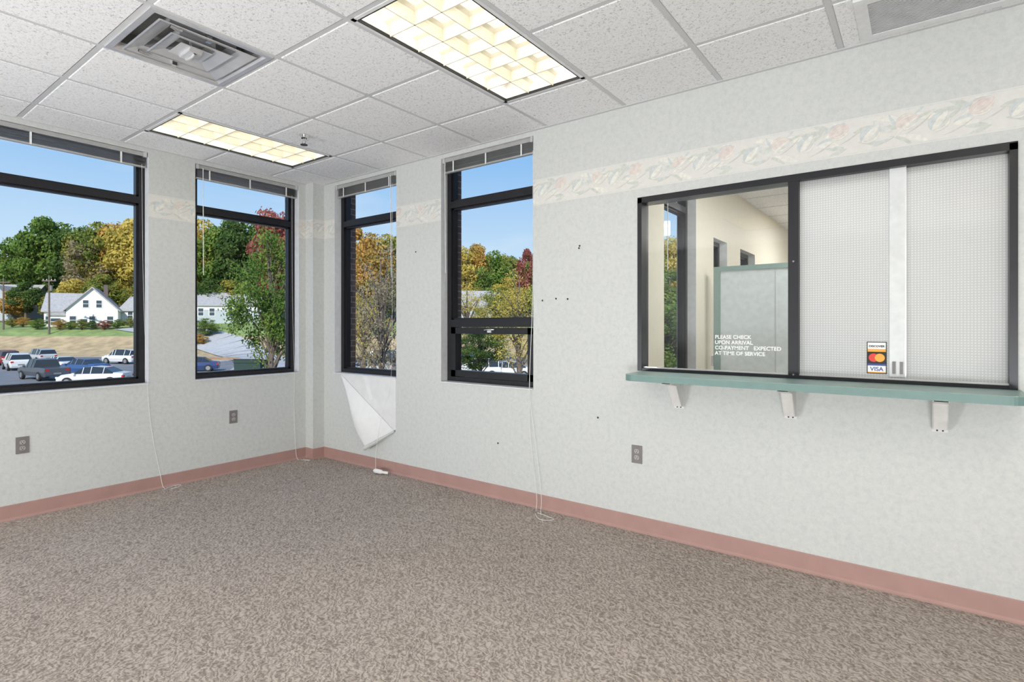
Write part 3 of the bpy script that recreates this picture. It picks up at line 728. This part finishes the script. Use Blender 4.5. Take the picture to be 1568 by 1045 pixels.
# trees
bark = flat('bark', (.15, .12, .10), .95, vary=.25, scale=6)
L = {
 'green': leaf_mat('leaf_green', (.08, .15, .035), (.17, .27, .06), (.36, .42, .10)),
 'dgreen': leaf_mat('leaf_dark_green', (.05, .10, .03), (.10, .17, .05), (.20, .27, .08)),
 'mix': leaf_mat('leaf_mixed', (.11, .19, .04), (.28, .31, .07), (.64, .44, .10)),
 'yellow': leaf_mat('leaf_yellow', (.36, .33, .08), (.64, .51, .12), (.76, .63, .22)),
 'orange': leaf_mat('leaf_orange', (.24, .23, .06), (.62, .38, .10), (.72, .45, .14)),
 'red': leaf_mat('leaf_red', (.22, .09, .07), (.42, .14, .12), (.50, .25, .17)),
 'brown': leaf_mat('leaf_brown', (.22, .19, .11), (.38, .31, .19), (.46, .40, .26)),
}
def tree_mesh(name, seed, nleaf, leaf, rad, basez, blobs, sparse=0.0, tall=10):
    rs = np.random.RandomState(seed); b = MB(); rr = random.Random(seed)
    b.tube([(0, 0, -.3), (.05, 0, tall*.2), (-.08, .08, tall*.45), (.05, 0, tall*.7), (0, 0, tall*.9)], [.24, .19, .14, .08, .02], bark, 8)
    cs = []
    zc = (basez+tall)/2; hz = (tall-basez)/2
    while len(cs) < blobs:
        p = rs.uniform(-1, 1, 3)
        if np.dot(p, p) > 1: continue
        f = .78; q = Vector((p[0]*rad*f, p[1]*rad*f, zc+p[2]*hz*.82))
        taper = 1-.25*max(0, p[2]); q.x *= taper; q.y *= taper
        cs.append((q, rad*rr.uniform(.25, .42)*(.75 if sparse else 1)))
    for q, r in cs[:min(len(cs), 34)]:
        z = max(basez*.7, min(q.z-1, tall*.75)*rr.uniform(.6, .95)); mid = Vector((q.x*.45, q.y*.45, (z+q.z)/2+.1))
        b.tube([(0, 0, z), mid, q, q+(q-mid)*.4], [.07, .045, .025, .008], bark, 5)
    per = nleaf//blobs; V = []
    for q, r in cs:
        d = rs.normal(size=(per, 3)); d /= np.linalg.norm(d, axis=1)[:, None]
        rad_ = r*(rs.uniform(.35 if sparse else .7, 1.05, per))[:, None]
        pos = np.array(q)+d*rad_*np.array([1, 1, .8])
        nrm = d+rs.normal(size=(per, 3))*.55; nrm /= np.linalg.norm(nrm, axis=1)[:, None]
        up = rs.normal(size=(per, 3)); a = np.cross(nrm, up); a /= np.linalg.norm(a, axis=1)[:, None]; c = np.cross(nrm, a)
        sz = (leaf*rs.uniform(.6, 1.3, per))[:, None]
        for corner in ((-1, 0), (0, -.6), (1, 0), (0, .6)):
            V.append(pos+a*corner[0]*sz*.5+c*corner[1]*sz*.5)
    allv = []
    for k in range(len(cs)):
        allv.append(np.stack(V[k*4:k*4+4], axis=1).reshape(-1, 3))
    A = np.concatenate(allv).tolist(); nq = len(A)//4; o = len(b.v)
    k = b.mi(L['green'])
    b.v += [tuple(x) for x in A]; b.f += [(o+4*i, o+4*i+1, o+4*i+2, o+4*i+3) for i in range(nq)]; b.m += [k]*nq; b.sm += [False]*nq
    me = bpy.data.meshes.new(name); me.from_pydata(b.v, [], b.f)
    for m in b.mats: me.materials.append(m)
    me.polygons.foreach_set('material_index', b.m); me.update(); return me
far = [tree_mesh('far_tree_%d' % i, 10+i, 9000, .36, [3.4, 3.0, 3.8][i], [1.2, 1.6, 1.0][i], 44) for i in range(3)]
far_sparse = tree_mesh('far_tree_s', 21, 3600, .30, 3.2, 1.2, 36, .5)
near_full = tree_mesh('near_tree', 33, 15000, .17, 3.0, 2.2, 60, .5)
near_mid = tree_mesh('near_tree_m', 35, 12000, .16, 3.0, 2.0, 80, .5)
near_sparse = tree_mesh('near_tree_s', 37, 4800, .13, 2.9, 1.8, 80, .5)
def tree(name, me, col, bear, s, h, parent=None, rot=None, wide=1.0):
    o = bpy.data.objects.new(name, me); sc.collection.objects.link(o)
    o.location = site(bear, s); k = h/10; o.scale = (k*wide, k*wide, k); o.rotation_euler = (0, 0, random.uniform(0, 6) if rot is None else rot)
    o.material_slots[1].link = 'OBJECT'; o.material_slots[1].material = L[col]
    if parent: o.parent = parent
    return o
wh = empty('wooded_hillside')
def H(v, s): return 1.31+(500-v)*s/838-gz(s)
rows = [(-60, 140, 372, 'mix'), (-30, 150, 385, 'brown'), (8, 150, 392, 'mix'), (40, 128, 352, 'green'), (70, 124, 328, 'green'), (98, 128, 336, 'green'), (122, 126, 338, 'dgreen'),
        (132, 120, 352, 'brown'), (152, 124, 334, 'mix'), (178, 126, 328, 'orange'), (202, 122, 330, 'yellow'), (225, 125, 335, 'mix'), (255, 125, 330, 'green'), (285, 122, 325, 'orange'),
        (312, 124, 330, 'yellow'), (335, 122, 335, 'green'), (360, 120, 330, 'dgreen'), (385, 124, 328, 'green'), (420, 112, 306, 'red'), (440, 120, 330, 'dgreen'), (470, 124, 335, 'mix'),
        (505, 120, 330, 'green'), (540, 120, 340, 'orange'), (570, 118, 352, 'orange'), (600, 122, 348, 'mix'), (640, 124, 355, 'green'), (680, 120, 365, 'mix'), (708, 118, 370, 'yellow'),
        (730, 122, 370, 'orange'), (755, 118, 380, 'green'), (780, 124, 382, 'mix'), (808, 120, 378, 'red'), (830, 122, 370, 'green'), (870, 122, 360, 'mix'), (920, 124, 350, 'orange'), (980, 124, 350, 'green'), (1040, 124, 355, 'yellow')]
for i, (u, s, v, c) in enumerate(rows):
    me = far_sparse if c == 'brown' else far[i % 3]
    tree('hill_tree', me, c, bt(u), s, H(v, s), wh, wide=.6 if c == 'red' else .9)
rn = random.Random(9)
for i in range(46):
    u = -330+i*38+rn.uniform(-12, 12); s = rn.uniform(113, 118)
    hh = H(rn.uniform(415, 445), s)
    tree('hill_tree', far[i % 3], rn.choice(['dgreen', 'mix', 'green', 'orange', 'mix', 'dgreen', 'yellow']), bt(u), s, hh, wh, wide=1.3)
for u, c in ((-330, 'mix'), (-270, 'green'), (-210, 'orange'), (-150, 'green'), (-105, 'dgreen'), (1120, 'mix'), (1200, 'green'), (1300, 'mix')):
    tree('hill_tree', far[0], c, bt(u), 126, 20, wh)
tree('maple_tree', near_mid, 'green', bt(414), 26, 9.6, wide=.80)
tree('birch_tree', near_sparse, 'brown', bt(583), 22, 8.4, wide=.8)
tree('birch_tree', near_sparse, 'yellow', bt(556), 33, 7.8, wide=1.0)
tree('birch_tree', near_sparse, 'yellow', bt(795), 30, 8.2, wide=1.0)
tree('birch_tree', near_sparse, 'yellow', bt(715), 52, 9.5, wide=1.2)
tree('maple_tree', near_full, 'mix', bt(760), 70, 10, wide=1.2)
tree('maple_tree', near_full, 'orange', bt(540), 68, 9.0, wide=1.1)
tree('maple_tree', near_full, 'dgreen', bt(735), 38, 5.2, wide=1.5)
tree('maple_tree', near_full, 'green', bt(1025), 30, 8, wide=1.5)

def shrub(bear, s, h, c, wide=2.2):
    o = tree('shrub', near_full, c, bear, s, h, wide=wide); o.location.z -= h*.2
for u, s, h, c in ((58, 96, 2.6, 'green'), (92, 96, 2.4, 'orange'), (108, 96, 2.0, 'green'), (125, 96, 2.4, 'mix'), (142, 96, 2.0, 'dgreen'), (160, 96, 2.2, 'red'), (180, 97, 2.2, 'green'), (200, 98, 2.4, 'mix'), (314, 92, 4.0, 'green'), (306, 88, 2.4, 'orange'), (35, 99, 2.4, 'orange'), (18, 99, 2.2, 'mix')):
    shrub(bt(u), s, h, c)

# houses
M['siding'] = flat('white_siding', (.82, .82, .80), .7, vary=.03); M['gsiding'] = flat('grey_siding', (.42, .46, .49), .7, vary=.05)
M['roof'] = flat('grey_shingle', (.40, .39, .39), .9, vary=.15, scale=3); M['hglass'] = flat('house_window', (.06, .08, .10), .15)
def gable(b, x0, x1, y0, y1, z0, ze, zr, along, wm, rm):
    b.box(x0, x1, y0, y1, z0, ze, wm); o = .4
    if along == 'x':
        ym = (y0+y1)/2; b.prism([(y0, ze), (y1, ze), (ym, zr)], 'x', x0, x1, wm)
        sl = (zr-ze)/(ym-y0)
        b.prism([(y0-o, ze-o*sl), (ym, zr), (y1+o, ze-o*sl), (y1+o, ze-o*sl+.25), (ym, zr+.28), (y0-o, ze-o*sl+.25)], 'x', x0-o, x1+o, rm)
    else:
        xm_ = (x0+x1)/2; b.prism([(x0, ze), (x1, ze), (xm_, zr)], 'y', y0, y1, wm)
        sl = (zr-ze)/(xm_-x0)
        b.prism([(x0-o, ze-o*sl), (xm_, zr), (x1+o, ze-o*sl), (x1+o, ze-o*sl+.25), (xm_, zr+.28), (x0-o, ze-o*sl+.25)], 'y', y0-o, y1+o, rm)
def hwin(b, x, y, z, w=.9, h=1.4):
    b.box(x-w/2-.12, x+w/2+.12, y-.06, y, z-.12, z+h+.12, 'siding'); b.box(x-w/2, x+w/2, y-.09, y-.05, z, z+h, 'hglass'); b.box(x-w/2, x+w/2, y-.1, y-.09, z+h/2-.04, z+h/2+.04, 'siding')
def place(o, u, s, dz=0, rot=0):
    o.location = site(bt(u), s, dz); o.rotation_euler = (0, 0, math.radians(36.8+rot))
b = MB()
gable(b, -5.6, 1.5, 1, 9, -1, 3.4, 6.6, 'x', 'siding', 'roof'); gable(b, -2.0, 5.8, -1.5, 8, -1, 3.6, 7.6, 'y', 'siding', 'roof')
b.box(-4.6, -2.0, -.8, 1.0, -1, 2.4, 'siding'); b.prism([(-5, 2.4), (-1.6, 2.4), (-2.0, 3.0), (-4.6, 3.0)], 'y', -1.1, 1.2, 'roof')
for x in (-1.0, 1.9, 4.6): hwin(b, x, -1.5, .9)
for x in (.9, 2.9): hwin(b, x, -1.5, 4.0, .8, 1.3)
hwin(b, -3.6, -.8, .7, 1.4, 1.2); hwin(b, -4.9, 1, .9)
b.box(.1, 1.1, -1.58, -1.5, -.4, 1.8, 'hglass'); b.box(-.2, 1.4, -2.4, -1.5, -1, -.4, conc); b.box(3, 3.7, 3.5, 4.2, 6, 8.6, 'brick')
o = b.build('farmhouse'); place(o, 124, 103, -.6, 30)
b = MB(); gable(b, -4, 4, 0, 7, -2, 2.6, 5.2, 'x', 'siding', 'roof'); hwin(b, -2, 0, .8); b.box(.2, 3, -.06, 0, -.6, 1.8, 'gsiding'); place(b.build('garage_building'), 215, 109)
b = MB(); gable(b, -6, 6, 0, 9, -2, 4.2, 7.6, 'x', 'gsiding', 'roof'); gable(b, -1, 4, -2, 5, -2, 4, 7, 'y', 'gsiding', 'roof')
for x in (-4.5, -2.5, 1.5): hwin(b, x, -2 if x > -1 else 0, 1.4)
place(b.build('clapboard_house'), -5, 116, 0, 10)
b = MB(); gable(b, -7, 6, 0, 9, -2, 3.0, 5.4, 'x', 'gsiding', 'roof'); b.box(-7, 6, -.05, 0, 2, 3.0, 'siding')
for x in (-5, -3, .5, 3.5): hwin(b, x, 0, .9)
place(b.build('ranch_house'), 350, 108, .6, 12)
b = MB(); gable(b, -5, 5, 0, 8, -2, 4, 7, 'x', 'gsiding', 'roof'); hwin(b, -3, 0, 1.2); hwin(b, 2, 0, 1.2); place(b.build('clapboard_house'), 725, 104, -.5, 8)
b = MB(); gable(b, -5, 5, 0, 8, -2, 4, 7, 'x', 'siding', 'roof'); hwin(b, -3, 0, 1.2); hwin(b, 2, 0, 1.2); place(b.build('clapboard_house'), 30, 135, 0, 8)
b = MB(); b.cyl((0, 0, -1), .16, 11, 'z', bark, 10, .11); b.box(-1.2, 1.2, -.08, .08, 9.0, 9.2, bark)
for x in (-1, -.4, .4, 1): b.cyl((x, 0, 9.2), .06, .2, 'z', 'siding', 8)
b.cyl((.35, 0, 7.4), .22, .9, 'z', 'grey', 12); place(b.build('utility_pole'), 75, 93)
b = MB(); b.cyl((0, 0, 0), .14, 9, 'z', bark, 10, .1); b.box(-1.2, 1.2, -.08, .08, 8.2, 8.4, bark); place(b.build('utility_pole'), 5, 96)

# cars
rubber = flat('tyre', (.02, .02, .02), .8); cgl = flat('car_glass', (.03, .04, .05), .08); hub = flat('hub', (.5, .5, .5), .3, .8)
red = flat('tail_lamp', (.5, .02, .02), .3); hl = flat('head_lamp', (.8, .8, .8), .1)
def car(name, kind, col, u, s, heading, scale=1.0):
    paintm = flat('car_paint', col, .25, .2, vary=.01)
    ST = {'sedan': [(-2.30, .45, .70, .72, .70, .60), (-2.24, .25, .85, .93, .82, .70), (-1.60, .22, .92, 1.0, .89, .76), (-.95, .22, .93, 1.38, .90, .63), (-.1, .22, .93, 1.45, .90, .63), (.45, .22, .93, 1.40, .90, .63), (1.15, .22, .90, .97, .89, .76), (1.95, .24, .78, .85, .87, .70), (2.25, .28, .62, .67, .79, .6), (2.33, .4, .5, .52, .66, .5)],
          'suv': [(-2.30, .5, .9, .95, .80, .70), (-2.24, .32, 1.02, 1.12, .90, .78), (-2.05, .30, 1.05, 1.62, .92, .68), (-1.2, .30, 1.05, 1.74, .93, .68), (.2, .30, 1.05, 1.74, .93, .68), (.6, .30, 1.05, 1.66, .93, .68), (1.15, .30, 1.03, 1.10, .92, .80), (1.95, .32, .92, 1.0, .90, .74), (2.28, .36, .75, .8, .84, .64), (2.35, .5, .6, .62, .7, .5)],
          'pickup': [(-2.7, .5, 1.0, 1.02, .88, .84), (-2.66, .38, 1.04, 1.08, .93, .88), (-.75, .36, 1.05, 1.09, .94, .88), (-.70, .36, 1.06, 1.70, .94, .70), (-.2, .36, 1.06, 1.78, .94, .70), (.6, .36, 1.06, 1.72, .94, .70), (1.2, .36, 1.04, 1.12, .94, .82), (2.2, .38, .98, 1.05, .92, .8), (2.6, .42, .85, .9, .88, .7), (2.66, .5, .65, .66, .8, .6)]}[kind]
    b = MB(); n = len(ST); vs = []
    for (x, zl, zb, zt_, w, wt) in ST:
        half = [(w*.9, zl), (w, (zl+zb)/2), (w*.97, zb), (wt, zt_)]
        vs += [(x, y, z) for y, z in half]+[(x, -y, z) for y, z in reversed(half)]
    cab = [r[3]-r[2] > .2 for r in ST]
    for i in range(n-1):
        for k in range(8):
            k2 = (k+1) % 8; m = paintm
            if k in (2, 4) and (cab[i] or cab[i+1]): m = cgl
            if k == 3 and cab[i] != cab[i+1]: m = cgl
            b.add([vs[i*8+k], vs[i*8+k2], vs[(i+1)*8+k2], vs[(i+1)*8+k]], [(0, 1, 2, 3)], m)
    b.add(vs[:8], [tuple(range(8))], paintm); b.add(vs[-8:], [tuple(range(8))], paintm)
    for i in range(1, n-1):
        if cab[i]:
            for sgn in (1, -1):
                x, zl, zb, zt_, w, wt = ST[i]
                b.tube([(x, sgn*w*.98, zb), (x, sgn*(wt+.01), zt_)], .03, paintm, 5)
    wb = .62*ST[-1][0]; rr_ = .34 if kind == 'sedan' else .38
    for x in (-wb, wb):
        for sgn in (-1, 1):
            y = sgn*.86; b.cyl((x, y-.1, rr_), rr_, .2, 'y', rubber, 20); b.cyl((x, y+(.1 if sgn > 0 else -.12), rr_), rr_*.6, .02, 'y', hub, 14)
    x0_, x1_ = ST[0][0], ST[-1][0]; zb = ST[1][2]
    for sgn in (-1, 1):
        b.box(x0_-.01, x0_+.12, sgn*.70-.12, sgn*.70+.12, zb-.22, zb-.06, red); b.box(x1_-.16, x1_-.02, sgn*.62-.14, sgn*.62+.14, zb-.26, zb-.14, hl)
        b.box(.9, 1.05, sgn*.98-.08, sgn*.98+.08, zb+.02, zb+.16, paintm)
    b.box(x1_-.03, x1_+.02, -.5, .5, .42, .52, rubber); b.box(x0_-.02, x0_+.02, -.26, .26, .55, .68, hub)
    o = b.build(name); p = site(bt(u), s); o.location = (p.x, p.y, p.z+.005); o.rotation_euler = (0, 0, math.radians(36.8+heading)); o.scale = (scale,)*3
W_, G_, K_ = (.82, .82, .82), (.10, .11, .13), (.04, .04, .045)
car('parked_car', 'sedan', W_, 146, 42, 190); car('parked_car', 'pickup', G_, 66, 46.5, 150); car('parked_car', 'suv', W_, 26, 57, 140); car('parked_car', 'sedan', W_, 94, 56, 150)
car('parked_car', 'sedan', (.05, .12, .30), 128, 52, 165); car('parked_car', 'suv', W_, 188, 66, 165); car('parked_car', 'suv', (.60, .60, .60), 62, 68, 150); car('parked_car', 'suv', (.30, .05, .04), 5, 64, 150)
car('parked_car', 'sedan', (.05, .08, .2), 296, 55, 200); car('parked_car', 'suv', K_, 575, 62, 190); car('parked_car', 'sedan', W_, 600, 70, 170); car('parked_car', 'sedan', (.5, .5, .5), 560, 50, 200)
car('parked_car', 'suv', W_, 725, 47, 190); car('parked_car', 'sedan', W_, 778, 48, 175); car('parked_car', 'suv', (.1, .15, .3), 700, 72, 180)
b = MB(); dg = flat('dumpster_green', (.03, .06, .05), .6)
b.prism([(-.8, 0.15), (.8, .15), (.95, 1.2), (-.95, 1.45)], 'x', -1.2, 1.2, dg); b.box(-1.25, 1.25, -.98, .98, 1.18, 1.24, dg); b.prism([(-.98, 1.46), (.98, 1.22), (.98, 1.28), (-.98, 1.52)], 'x', -1.25, 1.25, rubber)
for x in (-1, 1):
    for y in (-.6, .6): b.cyl((x-.05, y, .1), .1, .1, 'x', rubber, 10)
for x in (-1.3, 1.22): b.box(x, x+.08, -.3, .3, .7, .85, dg)
place(b.build('dumpster'), 385, 51)

# ------------------------------------------------------------------ world + sun
w = bpy.data.worlds.new('World'); sc.world = w; w.use_nodes = True; nt = w.node_tree
bg = nt.nodes['Background']; tc = nt.nodes.new('ShaderNodeTexCoord'); sp = nt.nodes.new('ShaderNodeSeparateXYZ')
nt.links.new(tc.outputs['Generated'], sp.inputs[0])
r = ramp(nt, [(0.0, (.74, .86, .96)), (.10, (.60, .79, .97)), (.28, (.30, .56, .92)), (.6, (.14, .36, .80))])
nt.links.new(sp.outputs['Z'], r.inputs['Fac'])
nz = nt.nodes.new('ShaderNodeTexNoise'); nz.inputs['Scale'].default_value = 3; nz.inputs['Detail'].default_value = 6
mp = nt.nodes.new('ShaderNodeMapping'); mp.inputs['Scale'].default_value = (1, 1, 5); nt.links.new(tc.outputs['Generated'], mp.inputs['Vector']); nt.links.new(mp.outputs['Vector'], nz.inputs['Vector'])
cr = ramp(nt, [(.56, (0, 0, 0)), (.80, (.4, .4, .4))]); nt.links.new(nz.outputs['Fac'], cr.inputs['Fac'])
mx = nt.nodes.new('ShaderNodeMixRGB'); nt.links.new(cr.outputs['Color'], mx.inputs['Fac']); nt.links.new(r.outputs['Color'], mx.inputs['Color1']); mx.inputs['Color2'].default_value = (.9, .93, .97, 1)
nt.links.new(mx.outputs['Color'], bg.inputs['Color']); bg.inputs['Strength'].default_value = 1.0
sl = bpy.data.lights.new('sun', 'SUN'); sl.energy = 4.4; sl.angle = .01; sl.color = (1, .96, .88)
so = bpy.data.objects.new('sun', sl); sc.collection.objects.link(so)
so.rotation_euler = (Vector((.55, -.75, .62))).to_track_quat('Z', 'Y').to_euler()

# ------------------------------------------------------------------ camera
cd = bpy.data.cameras.new('camera'); cd.sensor_width = 36; cd.lens = 838/1568*36; cd.shift_y = -22.5/1568; cd.clip_end = 1000; cd.clip_start = .05
co = bpy.data.objects.new('camera', cd); sc.collection.objects.link(co); co.location = C; co.rotation_euler = (math.pi/2, 0, math.radians(36.8))
sc.camera = co
